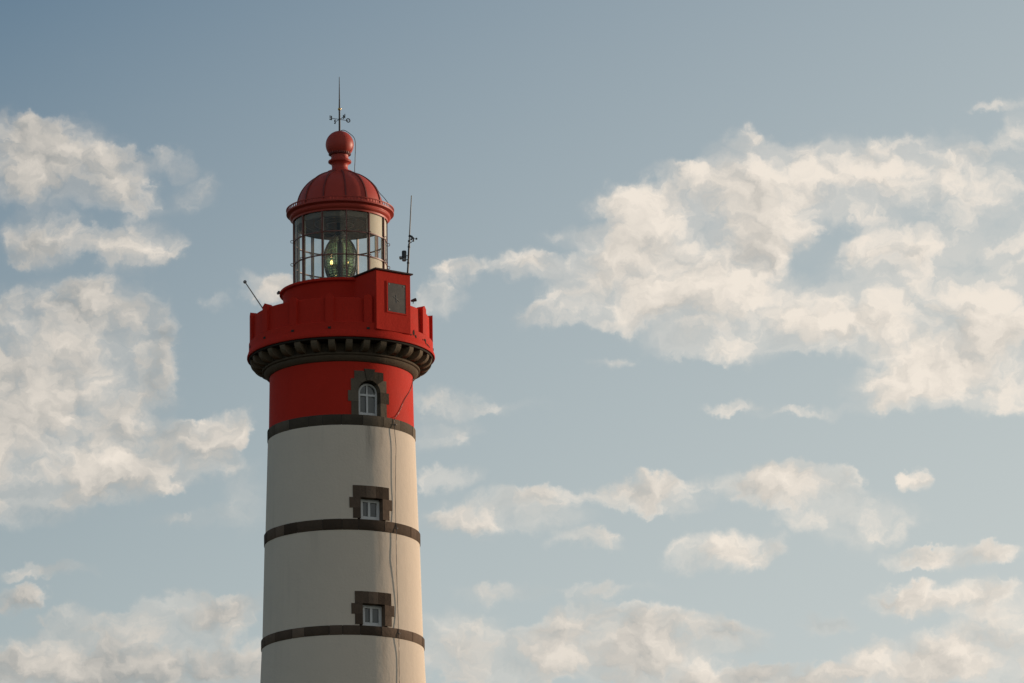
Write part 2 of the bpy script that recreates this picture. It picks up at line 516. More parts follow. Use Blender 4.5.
def box(bm, c, ax, half, mat=0):
    """oriented box: centre, three axes, half sizes"""
    vs = []
    for sx in (-1, 1):
        for sy in (-1, 1):
            for sz in (-1, 1):
                vs.append(bm.verts.new(c + ax[0] * half[0] * sx + ax[1] * half[1] * sy + ax[2] * half[2] * sz))
    for q in ((0, 1, 3, 2), (4, 6, 7, 5), (0, 4, 5, 1), (2, 3, 7, 6), (0, 2, 6, 4), (1, 5, 7, 3)):
        bm.faces.new([vs[i] for i in q]).material_index = mat
    return vs


def tube(bm, pts, rad, seg=8, caps=True, loop=False):
    pts = [Vector(p) for p in pts]
    n = len(pts)
    rad = rad if isinstance(rad, (list, tuple)) else [rad] * n
    rings = []
    ref = None
    for i, p in enumerate(pts):
        if loop:
            d = pts[(i + 1) % n] - pts[i - 1]
        else:
            d = pts[min(i + 1, n - 1)] - pts[max(i - 1, 0)]
        d.normalize()
        if ref is None:
            ref = Vector((0, 0, 1)) if abs(d.z) < 0.9 else Vector((1, 0, 0))
        u = d.cross(ref)
        u.normalize()
        v = u.cross(d)
        ref = v.copy()
        rings.append([bm.verts.new(p + (u * math.cos(2 * PI * k / seg) + v * math.sin(2 * PI * k / seg)) * rad[i])
                      for k in range(seg)])
    for i in range(n if loop else n - 1):
        A, B = rings[i], rings[(i + 1) % n]
        for k in range(seg):
            bm.faces.new((A[k], A[(k + 1) % seg], B[(k + 1) % seg], B[k]))
    if caps and not loop:
        bm.faces.new(rings[0][::-1])
        bm.faces.new(rings[-1])
    return bm


def ball(bm, c, r, u=16, v=10):
    bmesh.ops.create_uvsphere(bm, u_segments=u, v_segments=v, radius=r, matrix=Matrix.Translation(Vector(c)))


def cyl(bm, a, b, r0, r1=None, seg=16):
    return tube(bm, [a, b], [r0, r0 if r1 is None else r1], seg)


def copy_part(src, angle, parent, name=None):
    """the same part again, turned about the axis of the tower; children follow"""
    c = src.copy()
    COL.objects.link(c)
    c.parent = parent
    c.matrix_parent_inverse = Matrix.Identity(4)
    c.rotation_euler = (0, 0, angle)
    return c


# ------------------------------------------------------------------ ground
bm = bmesh.new()
N = 48
prev = None
c0 = bm.verts.new((0, 0, 0))
for k, rr in enumerate((8, 40, 120, 260, 700, 2000, 6000)):
    ring = [bm.verts.new((rr * math.cos(2 * PI * i / N), rr * math.sin(2 * PI * i / N),
                          0.0 if rr < 300 else -0.002 * rr)) for i in range(N)]
    for i in range(N):
        if prev is None:
            bm.faces.new((c0, ring[i], ring[(i + 1) % N]))
        else:
            bm.faces.new((prev[i], ring[i], ring[(i + 1) % N], prev[(i + 1) % N]))
    prev = ring
g = obj('ground', bm, grass_mat(), smooth=60)
g['kind'] = 'structure'

# ------------------------------------------------------------------ the lighthouse
LH = thing('lighthouse', 'tall round white lighthouse tower with brown stone bands, red gallery and glazed lantern', 'lighthouse')

SHAFT = [(0.0, 3.95), (6.0, 3.60), (16.0, 3.22), (26.0, 2.94), (33.196, 2.723), (33.966, 2.687), (34.40, 2.672),
         (34.42, 2.652), (34.805, 2.646), (37.333, 2.583), (37.95, 2.566), (37.97, 2.548), (38.519, 2.533), (41.076, 2.462),
         (41.5, 2.450), (41.52, 2.425), (41.932, 2.417), (43.135, 2.397), (43.52, 2.393)]


def r_shaft(z):
    for (z0, r0), (z1, r1) in zip(SHAFT, SHAFT[1:]):
        if z <= z1:
            return r0 + (r1 - r0) * (z - z0) / (z1 - z0)
    return SHAFT[-1][1]


def shaft_section(name, z0, z1, mat, seg=160):
    zs = [z0] + [z for z, _ in SHAFT if z0 + 0.01 < z < z1 - 0.01] + [z1]
    outer = [(r_shaft(z), z) for z in zs]
    inner = [(r_shaft(z1) - 0.7, z1), (r_shaft(z0) - 0.7, z0)]
    return lathe(bmesh.new(), outer + inner, seg, closed_prof=True), name, mat


WIN_PHI = R(22.8)
wn = Vector((math.sin(WIN_PHI), -math.cos(WIN_PHI), 0))      # outwards
wtan = Vector((math.cos(WIN_PHI), math.sin(WIN_PHI), 0))     # to the right
ZV = Vector((0, 0, 1))


def cut(o, boxes):
    """openings through a wall, worked into its mesh"""
    cm = bmesh.new()
    for (c, hx, hy, hz) in boxes:
        box(cm, c, (wtan, wn, ZV), (hx, hy, hz))
    bmesh.ops.recalc_face_normals(cm, faces=cm.faces[:])
    me = bpy.data.meshes.new('opening')
    cm.to_mesh(me)
    cm.free()
    co = bpy.data.objects.new('opening', me)
    COL.objects.link(co)
    md = o.modifiers.new('opening', 'BOOLEAN')
    md.object = co
    md.operation = 'DIFFERENCE'
    md.solver = 'EXACT'
    dg = bpy.context.evaluated_depsgraph_get()
    dg.update()
    nm = bpy.data.meshes.new_from_object(o.evaluated_get(dg))
    o.modifiers.clear()
    old = o.data
    nm.name = old.name
    o.data = nm
    bpy.data.objects.remove(co)
    bpy.data.meshes.remove(old)


B_LOW, B_MID, B_TOP = (34.274, 34.593), (37.790, 38.153), (41.339, 41.699)
b_, n_, m_ = shaft_section('white_shaft', 0.0, 41.5, WHITE)
white = obj(n_, b_, m_, LH, smooth=40)
cut(white, [(wn * (r_shaft(z + .35)) + ZV * (z + 0.40), 0.50, 0.36, 0.405) for z in (B_LOW[1] + 0.0, B_MID[1] + 0.0)])
b_, n_, m_ = shaft_section('red_shaft', 41.5, 43.52, RED)
red = obj(n_, b_, m_, LH, smooth=40)
cut(red, [(wn * 2.41 + ZV * (B_TOP[1] + 0.63), 0.46, 0.36, 0.65)])


def block(bm, poly, r_of, depth, zb, s_c=None, mat=0):
    """one dressed stone: an outline in (arc metres, height) wrapped on the wall"""
    f_in, f_out = [], []
    for (s, z) in poly:
        rr = r_of(zb + z)
        ph = (WIN_PHI if s_c is None else s_c) + s / rr
        f_out.append(bm.verts.new(P(ph, rr, zb + z)))
        f_in.append(bm.verts.new(P(ph, rr - depth, zb + z)))
    bm.faces.new(f_out).material_index = mat
    bm.faces.new(f_in[::-1]).material_index = mat
    for i in range(len(poly)):
        j = (i + 1) % len(poly)
        bm.faces.new((f_out[j], f_out[i], f_in[i], f_in[j])).material_index = mat


def band(name, z0, z1, r, mat, seed):
    rnd = random.Random(seed)
    bm = bmesh.new()
    a = 0.0
    cuts = []
    while a < 2 * PI - 0.16:
        cuts.append(a)
        a += rnd.uniform(0.17, 0.36)
    cuts.append(2 * PI)
    gap = 0.011 / r
    for p, q in zip(cuts, cuts[1:]):
        k = max(2, int((q - p) / 0.045))
        ro = r + rnd.uniform(-0.006, 0.006)
        ri = r - 0.10
        ring = []
        for i in range(k + 1):
            t = p + gap + (q - p - 2 * gap) * i / k
            ring.append([bm.verts.new(P(t, ri, z0)), bm.verts.new(P(t, ro - 0.008, z0)), bm.verts.new(P(t, ro, z0 + 0.012)),
                         bm.verts.new(P(t, ro, z1 - 0.012)), bm.verts.new(P(t, ro - 0.008, z1)), bm.verts.new(P(t, ri, z1))])
        for A, B in zip(ring, ring[1:]):
            for i in range(6):
                j = (i + 1) % 6
                bm.faces.new((A[i], A[j], B[j], B[i]))
        bm.faces.new(ring[0])
        bm.faces.new(ring[-1][::-1])
    lathe(bm, [(r - 0.09, z0 + 0.01), (r - 0.009, z0 + 0.014), (r - 0.009, z1 - 0.014), (r - 0.09, z1 - 0.01)], 128,
          closed_prof=True, mat=1)
    return obj(name, bm, [mat, MORTAR], LH, smooth=35)


band('stone_band', B_LOW[0], B_LOW[1], 2.697, STONE, 3)
band('stone_band', B_MID[0], B_MID[1], 2.592, STONE, 8)
band('stone_band', B_TOP[0], B_TOP[1], 2.466, STONE_GREY, 5)


# --- windows: frame (part) > stone surround, pane
def wpt(s, d, z):
    """window space: s to the right, d metres in front of the axis, z up"""
    return wtan * s + wn * d + ZV * z


def wbar(bm, s0, s1, z0, z1, d0, d1):
    box(bm, wpt((s0 + s1) / 2, (d0 + d1) / 2, (z0 + z1) / 2), (wtan, wn, ZV),
        (abs(s1 - s0) / 2, abs(d1 - d0) / 2, abs(z1 - z0) / 2))


def small_window(zb, seed):
    rr = lambda z: r_shaft(z) + 0.022
    d = r_shaft(zb + 0.4) - 0.30
    bm = bmesh.new()
    h, t = 0.705, 0.07
    L, Rr = -0.31, 0.39
    wbar(bm, L, L + 0.085, zb, h + zb, d, d + 0.07)
    wbar(bm, Rr - 0.13, Rr, zb, h + zb, d, d + 0.07)
    wbar(bm, L + 0.085, Rr - 0.13, h - t + zb, h + zb, d, d + 0.068)
    wbar(bm, L + 0.085, Rr - 0.13, zb, zb + 0.165, d, d + 0.068)
    wbar(bm, -0.05, 0.03, zb + 0.165, zb + h - t, d + 0.004, d + 0.078)
    wbar(bm, -0.46, L, zb, zb + 0.79, d, d + 0.04)
    wbar(bm, L, 0.46, h + zb, zb + 0.79, d, d + 0.04)
    fr = obj('window', bm, FRAME, LH)
    for s0, s1 in ((L + 0.085, -0.05), (0.03, Rr - 0.13)):
        bm = bmesh.new()
        wbar(bm, s0, s1, zb + 0.165, zb + h - t, d + 0.012, d + 0.024)
        obj('window_pane', bm, PANE, fr)
    bm = bmesh.new()
    g = 0.004
    dep = 0.36
    for sg in (-1, 1):
        x = lambda s: sg * s
        block(bm, [(x(.395), .04), (x(.655), .04), (x(.655), .385 - g), (x(.395), .385 - g)], rr, dep, zb)
        block(bm, [(x(.395), .385), (x(.77), .385), (x(.77), .745 - g), (x(.395), .745 - g)], rr, dep, zb)
    for s0, s1 in ((-.655, -.20), (-.20, .16), (.16, .655)):
        m_ = (s0 + s1) / 2
        block(bm, [(s0 + g, .745), (m_, .745), (s1 - g, .745), (s1 - g, 1.145), (m_, 1.145), (s0 + g, 1.145)], rr, dep, zb)
    obj('stone_surround', bm, STONE, fr)
    return fr


small_window(B_LOW[1], 1)
small_window(B_MID[1], 2)


def arched_window(zb):
    rr = lambda z: r_shaft(z) + 0.022
    d = r_shaft(zb + 0.5) - 0.30
    hw, spring, t, cx = 0.34, 0.80, 0.06, 0.035
    A = lambda deg, q: (q * math.cos(R(deg)), spring + q * math.sin(R(deg)))
    Ac = lambda deg, q: (cx + q * math.cos(R(deg)), spring + q * math.sin(R(deg)))
    bm = bmesh.new()
    # frame ring: jambs and arch as one strip
    outer = [(cx + hw, 0.0)] + [Ac(a, hw) for a in range(0, 181, 10)] + [(cx - hw, 0.0)]
    inner = [(cx + hw - t - 0.03, 0.0)] + [(cx + hw - t - 0.03, spring)] + [Ac(a, hw - t) for a in range(10, 171, 10)] + [(cx - hw + t, spring), (cx - hw + t, 0.0)]
    rows = []
    for (s, z), (s2, z2) in zip(outer, inner):
        rows.append([bm.verts.new(wpt(s, d, zb + z)), bm.verts.new(wpt(s, d + 0.07, zb + z)),
                     bm.verts.new(wpt(s2, d + 0.07, zb + z2)), bm.verts.new(wpt(s2, d, zb + z2))])
    for a, b in zip(rows, rows[1:]):
        for i in range(4):
            j = (i + 1) % 4
            bm.faces.new((a[i], a[j], b[j], b[i]))
    bm.faces.new(rows[0])
    bm.faces.new(rows[-1][::-1])
    xl, xr = cx - hw + t, cx + hw - t - 0.03
    wbar(bm, xl, xr, zb, zb + 0.15, d, d + 0.068)
    wbar(bm, xl, xr, zb + 0.71, zb + 0.78, d, d + 0.072)
    wbar(bm, -0.03, 0.032, zb + 0.15, zb + 0.71, d + 0.004, d + 0.076)
    wbar(bm, -0.024, 0.026, zb + 0.78, zb + spring + hw - t, d + 0.004, d + 0.066)
    fr = obj('arched_window', bm, FRAME, LH)
    q = hw - t + 0.004
    shapes = [[(xl, .15), (-.03, .15), (-.03, .71), (xl, .71)], [(.032, .15), (xr, .15), (xr, .71), (.032, .71)],
              [(-.024, .78)] + [Ac(a, q) for a in range(103, 173, 8)] + [(xl, .78)],
              [(xr, .78)] + [Ac(a, q) for a in range(10, 90, 8)] + [(.026, .78)]]
    for sh in shapes:
        bm = bmesh.new()
        f0 = [bm.verts.new(wpt(s, d + 0.012, zb + z)) for s, z in sh]
        f1 = [bm.verts.new(wpt(s, d + 0.024, zb + z)) for s, z in sh]
        bm.faces.new(f0[::-1])
        bm.faces.new(f1)
        for i in range(len(sh)):
            j = (i + 1) % len(sh)
            bm.faces.new((f0[i], f0[j], f1[j], f1[i]))
        obj('window_pane', bm, PANE, fr)
    bm = bmesh.new()
    g, dep, q = 0.004, 0.36, 0.395
    block(bm, [(-.394, -.02), (.394, -.02), (.394, .012), (-.394, .012)], lambda z: r_shaft(z) - 0.02, 0.30, zb)
    for sg in (-1, 1):
        M = lambda pts: [(sg * s, z) for s, z in pts]
        block(bm, M([(q, 0.0), (.64, 0.0), (.64, .46 - g), (q, .46 - g)]), rr, dep, zb)
        block(bm, M([(q, .46), (.745, .46), (.745, .83 - g), (q, .83 - g)]), rr, dep, zb)
        block(bm, M([(q, .83)] + [A(a, q) for a in (8, 20, 32, 44)] + [(.50, 1.235 - g), (.645, 1.235 - g), (.645, .83)]), rr, dep, zb)
        if sg == 1:      # stone back of the recess
            wbar(bm, -.46, .46, zb + 0.0, zb + 1.265, d - 0.05, d - 0.004)
        block(bm, M([A(a, q) for a in (46, 56, 66, 74)] + [(.185, 1.50), (.525, 1.50), (.525, 1.235)]), rr, dep, zb)
    block(bm, [A(74.5, q), A(90, q), A(105.5, q), (-.19, 1.575), (.19, 1.575)], lambda z: rr(z) + 0.03, dep, zb)
    obj('stone_surround', bm, STONE_GREY, fr)
    return fr


arched_window(B_TOP[1])

# --- gallery: moulded ring, corbels, slab
bm = lathe(bmesh.new(), [(2.38, 43.51), (2.425, 43.515), (2.45, 43.53), (2.495, 43.56), (2.54, 43.605), (2.57, 43.65),
                         (2.58, 43.69), (2.615, 43.70), (2.635, 43.715), (2.640, 43.77), (2.60, 43.79), (2.55, 43.795),
                         (2.55, 44.10), (2.38, 44.10)], 160, closed_prof=True)
obj('cornice_ring', bm, CORBEL, LH, smooth=35)
prof = [(2.556, 43.80), (2.66, 43.785), (2.76, 43.795), (2.86, 43.825), (2.94, 43.875), (3.01, 43.955), (3.035, 44.03),
        (3.04, 44.10), (2.556, 44.10)]
hw = 0.105
bm = bmesh.new()
fl = []
for s in (-hw, hw):
    fl.append([bm.verts.new((s, -r, z)) for r, z in prof])
bm.faces.new(fl[0])
bm.faces.new(fl[1][::-1])
for i in range(len(prof)):
    j = (i + 1) % len(prof)
    bm.faces.new((fl[0][i], fl[0][j], fl[1][j], fl[1][i]))
CORBEL_LIGHT = surface('sunlit_corbel_granite', (0.16, 0.12, 0.08), var=0.26, scale=2.2, rough=0.85, grain=34, bump=0.5, dist=0.02,  # paler copy of the corbel granite, sunlight put into its colour
                       spec=0.06, island=0.35, matte=0.3)
corbel = obj('corbel', bm, CORBEL_LIGHT, LH, smooth=35)
CORB0 = R(5.3)
corbel.rotation_euler = (0, 0, CORB0)
for i in range(1, 32):
    copy_part(corbel, CORB0 + 2 * PI * i / 32, LH)
bm = lathe(bmesh.new(), [(2.2, 44.104), (3.06, 44.104), (3.075, 44.12), (3.075, 44.172), (2.2, 44.172)], 160, closed_prof=True)
obj('gallery_slab', bm, DARK_STONE, LH, smooth=35)

# --- parapet, its pilasters and drain holes
bm = lathe(bmesh.new(), [(2.72, 44.176), (3.135, 44.176), (3.145, 44.20), (3.142, 44.25), (3.115, 44.33), (3.09, 44.41),
                         (3.08, 44.45), (3.08, 44.675), (3.065, 44.69), (2.975, 44.70), (2.965, 45.52), (2.95, 45.54), (2.74, 45.54),
                         (2.72, 45.52)], 192, closed_prof=True)
par = obj('parapet', bm, RED_WORN, LH, smooth=30)


def sector(bm, a, half, r0, r1, z0, z1, zpk=0.0, k=4):
    rows = []
    for i in range(k + 1):
        t = a + half * (2 * i / k - 1)
        zt = z1 + zpk * (1 - abs(2 * i / k - 1))
        rows.append([bm.verts.new(P(t, r0, z0)), bm.verts.new(P(t, r1, z0)), bm.verts.new(P(t, r1, zt)), bm.verts.new(P(t, r0, zt - 0.02))])
    for A, B in zip(rows, rows[1:]):
        for i in range(4):
            j = (i + 1) % 4
            bm.faces.new((A[i], A[j], B[j], B[i]))
    bm.faces.new(rows[0])
    bm.faces.new(rows[-1][::-1])


bm = bmesh.new()
sector(bm, 0.0, 0.135 / 3.08, 2.80, 3.078, 44.685, 45.575, 0.095)
pil = obj('pilaster', bm, RED, par)
PIL0 = R(-7.0)
pil.rotation_euler = (0, 0, PIL0)
for i in range(1, 15):
    if i != 2:                                   # the roof hut stands there
        copy_part(pil, PIL0 + 2 * PI * i / 15, par)
bm = bmesh.new()
box(bm, Vector((0, -3.07, 44.485)), (Vector((1, 0, 0)), Vector((0, 1, 0)), ZV), (0.05, 0.03, 0.035))
dr = obj('drain_hole', bm, MORTAR, par)
dr.rotation_euler = (0, 0, PIL0)
for i in range(1, 15):
    if i != 2:
        copy_part(dr, PIL0 + 2 * PI * i / 15, par)
rnd = random.Random(11)
for (deg, z, w_, h_) in ((51.5, 44.58, .05, .10), (53.5, 44.49, .04, .06), (48.6, 44.49, .09, .03), (65.5, 44.40, .04, .05),
                         (67.5, 44.35, .08, .035), (69.8, 44.32, .05, .03), (62.0, 44.47, .03, .03)):
    rr_ = 3.083 if z > 44.45 else 3.118
    bm = bmesh.new()
    f0, f1 = [], []
    for k in range(9):
        a = 2 * PI * k / 9
        q = rnd.uniform(0.6, 1.25)
        ph, zz = R(deg) + math.cos(a) * w_ * q / rr_, z + math.sin(a) * h_ * q
        ro = 3.0835 if zz > 44.45 else 3.0835 + (44.45 - zz) * 0.32
        f1.append(bm.verts.new(P(ph, ro + 0.005, zz)))
        f0.append(bm.verts.new(P(ph, ro - 0.01, zz)))
    bm.faces.new(f1)
    bm.faces.new(f0[::-1])
    for i in range(9):
        j = (i + 1) % 9
        bm.faces.new((f1[i], f0[i], f0[j], f1[j]))
    obj('flaked_patch', bm, DARK_STONE, par)

# gallery deck
bm = lathe(bmesh.new(), [(1.5, 44.30), (2.715, 44.30), (2.715, 44.36), (1.5, 44.36)], 96, closed_prof=True)
obj('gallery_deck', bm, FLOOR, LH, smooth=35)

# --- roof hut on the gallery
HPHI = R(34.2)
hn = Vector((math.sin(HPHI), -math.cos(HPHI), 0))
ht = Vector((math.cos(HPHI), math.sin(HPHI), 0))
HD, HW = 3.10, 0.69
bm = bmesh.new()
box(bm, hn * ((HD + 1.75) / 2) + ZV * (44.47 + 46.49) / 2, (ht, hn, ZV), (HW, (HD - 1.75) / 2, (46.49 - 44.47) / 2))
hut = obj('roof_hut', bm, RED, LH)
bv = hut.modifiers.new('edge', 'BEVEL')
bv.width = 0.012
bv.segments = 2
bm = bmesh.new()
box(bm, hn * ((HD + 1.75) / 2 + 0.02) + ZV * 46.515, (ht, hn, ZV), (HW + 0.065, (HD - 1.75) / 2 + 0.05, 0.022))
obj('hut_roof', bm, ROOF, hut)
hp = lambda s, d, z: ht * s + hn * d + ZV * z
s0, s1, z0, z1, t = -0.28, 0.535, 45.08, 46.16, 0.05
bm = bmesh.new()
for (a, b, c, d) in ((s0, s0 + t, z0, z1), (s1 - t, s1, z0, z1), (s0 + t, s1 - t, z0, z0 + t), (s0 + t, s1 - t, z1 - t, z1)):
    box(bm, hp((a + b) / 2, HD + 0.0, (c + d) / 2), (ht, hn, ZV), ((b - a) / 2, 0.018, (d - c) / 2))
fr = obj('panel_frame', bm, RED, hut)
bm = bmesh.new()
box(bm, hp((s0 + s1) / 2, HD - 0.010, (z0 + z1) / 2), (ht, hn, ZV), ((s1 - s0) / 2 - t + 0.004, 0.02, (z1 - z0) / 2 - t + 0.004))
obj('grey_panel', bm, PANEL, fr)
for (s, z) in ((s0 + .10, z1 - .10), (s1 - .12, z1 - .11), (s0 + .11, z0 + .12)):
    bm = bmesh.new()
    cyl(bm, hp(s, HD + 0.008, z), hp(s, HD + 0.020, z), 0.024, seg=8)
    obj('panel_bolt', bm, CANE, fr)
bm = bmesh.new()
cs, cz = (s0 + s1) / 2 - 0.03, (z0 + z1) / 2 - 0.02
for (sa, za, sb, zb_) in ((-.10, .06, .16, -.09), (.01, .12, .03, -.14)):
    tube(bm, [hp(cs + sa, HD + 0.012, cz + za), hp(cs + sb, HD + 0.012, cz + zb_)], 0.008, 6)
obj('panel_cross', bm, CANE, fr)

# --- lantern: base, glazing, gutter, dome
bm = lathe(bmesh.new(), [(1.55, 44.36), (1.93, 44.36), (1.93, 46.33), (1.955, 46.375), (2.03, 46.385), (2.05, 46.40), (2.05, 46.465),
                         (2.035, 46.482), (1.62, 46.50), (1.55, 46.50)], 128, closed_prof=True)
obj('lantern_base', bm, RED, LH, smooth=35)
bm = lathe(bmesh.new(), [(0, 46.44), (1.548, 46.44), (1.548, 46.49), (0, 46.49)], 96)
obj('lantern_floor', bm, FLOOR, LH, smooth=35)

GR, GB, GT = 1.56, 46.53, 48.985
BAR2, BAR1 = 47.412, 48.215
MUL0 = R(7.6)
LG = obj('lantern_frame', lathe(bmesh.new(), [(1.53, 46.485), (1.60, 46.485), (1.60, 46.555), (1.53, 46.555)], 96, closed_prof=True), BRONZE, LH, smooth=35)
obj('head_ring', lathe(bmesh.new(), [(1.525, 48.93), (1.585, 48.93), (1.585, 49.01), (1.525, 49.01)], 96, closed_prof=True), BRONZE, LG, smooth=35)
for zb_ in (BAR1, BAR2):
    bm = lathe(bmesh.new(), [(GR - 0.03, zb_ - 0.016), (GR + 0.022, zb_ - 0.019), (GR + 0.022, zb_ + 0.019), (GR - 0.03, zb_ + 0.016)], 96, closed_prof=True)
    obj('glazing_bar', bm, BRONZE, LG, smooth=35)
bm = bmesh.new()
box(bm, Vector((0, -(GR + 0.004), (46.555 + 48.93) / 2)), (Vector((1, 0, 0)), Vector((0, 1, 0)), ZV), (0.021, 0.042, (48.93 - 46.555) / 2))
mul = obj('mullion', bm, BRONZE, LG)
mul.rotation_euler = (0, 0, MUL0)
for i in range(1, 12):
    copy_part(mul, MUL0 + i * PI / 6, LG)
bm = bmesh.new()
box(bm, Vector((0, -(GR - 0.058), (46.56 + 48.92) / 2)), (Vector((1, 0, 0)), Vector((0, 1, 0)), ZV), (0.024, 0.018, (48.92 - 46.56) / 2))
ib = obj('sunlit_strip', bm, LINING, LG)  # cream strips added behind the mullions to colour in their sunlit sides
ib.rotation_euler = (0, 0, MUL0)
for i in range(1, 12):
    copy_part(ib, MUL0 + i * PI / 6, LG)
for zb_ in (BAR1, BAR2):
    bm = bmesh.new()
    tube(bm, [Vector((0, -(GR + 0.075) + 0.047 * math.cos(2 * PI * k / 14), zb_ + 0.047 * math.sin(2 * PI * k / 14))) for k in range(14)], 0.011, 6, loop=True)
    hr = obj('grab_ring', bm, BRONZE, LG, smooth=60)
    hr.rotation_euler = (0, 0, MUL0)
    for i in range(1, 12):
        copy_part(hr, MUL0 + i * PI / 6, LG)
for (za, zc) in ((46.555, BAR2 - 0.02), (BAR2 + 0.02, BAR1 - 0.02), (BAR1 + 0.02, 48.93)):
    bm = lathe(bmesh.new(), [(GR, za), (GR, zc)], 10, 0.018, PI / 6 - 0.018)
    gp = obj('glass_pane', bm, GLASS, LG, smooth=60)
    gp.rotation_euler = (0, 0, MUL0)
    for i in range(1, 12):
        copy_part(gp, MUL0 + i * PI / 6, LG)
    # cream blanking sheets stand behind the top and bottom panes on the landward side
    if za != BAR2 + 0.02:
        bm = lathe(bmesh.new(), [(GR - 0.024, za), (GR - 0.012, za), (GR - 0.012, zc), (GR - 0.024, zc)], 10, 0.03, PI / 6 - 0.03, closed_prof=True)
        bp_ = obj('blanking_sheet', bm, LINING, LG, smooth=40)
        bp_['label'] = 'cream sheet behind the pane'
        bp_.rotation_euler = (0, 0, MUL0 + PI / 6)
        copy_part(bp_, MUL0 + PI / 3, LG)

# ceiling inside the lantern, with its lower curtain rail
bm = lathe(bmesh.new(), [(0, 48.93), (1.48, 48.93), (1.48, 48.74), (1.515, 48.74), (1.515, 49.0), (0, 49.0)], 96)
ce = obj('lantern_ceiling', bm, CEILING, LH, smooth=35)
for (rr_, zz, tt) in ((0.86, 48.90, 0.018), (1.22, 48.905, 0.012), (0.45, 48.86, 0.03)):
    bm = bmesh.new()
    tube(bm, [P(2 * PI * k / 48, rr_, zz) for k in range(48)], tt, 8, loop=True)
    obj('ceiling_rail', bm, CANE, ce, smooth=60)
bm = bmesh.new()
tube(bm, [P(R(20) + 0.5 * math.sin(k * 0.5), 0.5 + k * 0.07, 48.88) for k in range(14)], 0.012, 6)
obj('ceiling_conduit', bm, CANE, ce, smooth=60)

# gutter
bm = lathe(bmesh.new(), [(1.40, 48.99), (1.575, 48.985), (1.585, 48.93), (1.605, 48.93), (1.615, 48.985), (1.65, 49.01), (1.69, 49.045), (1.70, 49.08), (1.685, 49.11), (1.685, 49.15),
                         (1.73, 49.175), (1.79, 49.19), (1.812, 49.20), (1.812, 49.25), (1.79, 49.262), (1.70, 49.24), (1.40, 49.24)], 160, closed_prof=True)
gut = obj('gutter', bm, RED_METAL, LH, smooth=35)
bm = bmesh.new()
for k in range(96):
    a = 2 * PI * k / 96
    d_ = P(a, 1, 0)
    t_ = Vector((-d_.y, d_.x, 0))
    box(bm, P(a, 1.80, 49.295), (t_, d_, ZV), (0.019, 0.010, 0.042))
lathe(bm, [(1.785, 49.337), (1.822, 49.337), (1.822, 49.368), (1.785, 49.368)], 160, closed_prof=True)
obj('crest_railing', bm, RED_METAL, gut, smooth=35)

# dome with raised seams, and the ball on its neck
DZ, DR, DH = 49.387, 1.448, 1.305
prof = [(1.48, 49.24), (1.48, 49.30), (1.455, 49.32)]
for k in range(0, 17):
    a = R(2 + k * 4.55)
    prof.append((DR * math.cos(a), DZ + DH * math.sin(a)))
prof += [(0.0, 50.70)]
dome = obj('dome', lathe(bmesh.new(), prof, 128), RED_METAL, LH, smooth=40)
bm = bmesh.new()
row = []
for k in range(0, 17):
    a = R(1 + k * 4.5)
    for_r, for_z = math.cos(a), math.sin(a)
    c = Vector((0, -DR * for_r, DZ + DH * for_z))
    nn = Vector((0, -for_r * DH, for_z * DR)).normalized()
    row.append([bm.verts.new(c + Vector((-0.030, 0, 0)) - nn * 0.02), bm.verts.new(c + Vector((-0.024, 0, 0)) + nn * 0.036),
                bm.verts.new(c + Vector((0.024, 0, 0)) + nn * 0.036), bm.verts.new(c + Vector((0.030, 0, 0)) - nn * 0.02)])
for A, B in zip(row, row[1:]):
    for i in range(4):
        bm.faces.new((A[i], A[(i + 1) % 4], B[(i + 1) % 4], B[i]))
bm.faces.new(row[0])
bm.faces.new(row[-1][::-1])
seam = obj('dome_seam', bm, RED_SEAM, dome)
seam.rotation_euler = (0, 0, MUL0)
for i in range(1, 12):
    copy_part(seam, MUL0 + i * PI / 6, dome)
bm = lathe(bmesh.new(), [(0.30, 50.58), (0.47, 50.60), (0.475, 50.66), (0.44, 50.70), (0.33, 50.725), (0.285, 50.77), (0.265, 50.85),
                         (0.275, 50.95), (0.33, 51.01), (0.385, 51.035), (0.397, 51.07), (0.385, 51.10), (0.34, 51.12), (0.30, 51.15),
                         (0.288, 51.24), (0.295, 51.285), (0.20, 51.30), (0.0, 51.30)], 64)
obj('dome_neck', bm, RED_METAL, LH, smooth=40)
bm = bmesh.new()
ball(bm, (0, 0, 51.672), 0.477, 48, 28)
fb = obj('dome_ball', bm, RED_METAL, LH, smooth=60)
bm = bmesh.new()
for k in range(28):
    a = 2 * PI * k / 28
    c = P(a, 0.357, 51.345)
    box(bm, c, (Vector((-P(a, 1, 0).y, P(a, 1, 0).x, 0)), P(a, 1, 0), ZV), (0.022, 0.02, 0.03))
lathe(bm, [(0.30, 51.30), (0.345, 51.30), (0.352, 51.325), (0.30, 51.325)], 56, closed_prof=True)
obj('vent_row', bm, RED_SEAM, fb)

# ------------------------------------------------------------------ lens inside the lantern
LZ = 46.49
lens = thing('lighthouse_lens', 'beehive-shaped green glass lens in dark frame standing inside the glazed lantern', 'lens', (0, 0, LZ))
bm = lathe(bmesh.new(), [(0, LZ), (0.34, LZ), (0.34, LZ + 0.06), (0.22, LZ + 0.10), (0.20, LZ + 0.30), (0.30, LZ + 0.34), (0.40, LZ + 0.36), (0.40, LZ + 0.42), (0, LZ + 0.42)], 48)
obj('pedestal', bm, DARK_METAL, lens, smooth=40)
body = [(0.36, 46.92), (0.44, 47.08), (0.49, 47.24), (0.52, 47.42), (0.535, 47.60), (0.532, 47.78), (0.50, 47.96), (0.43, 48.14), (0.33, 48.30), (0.20, 48.43)]


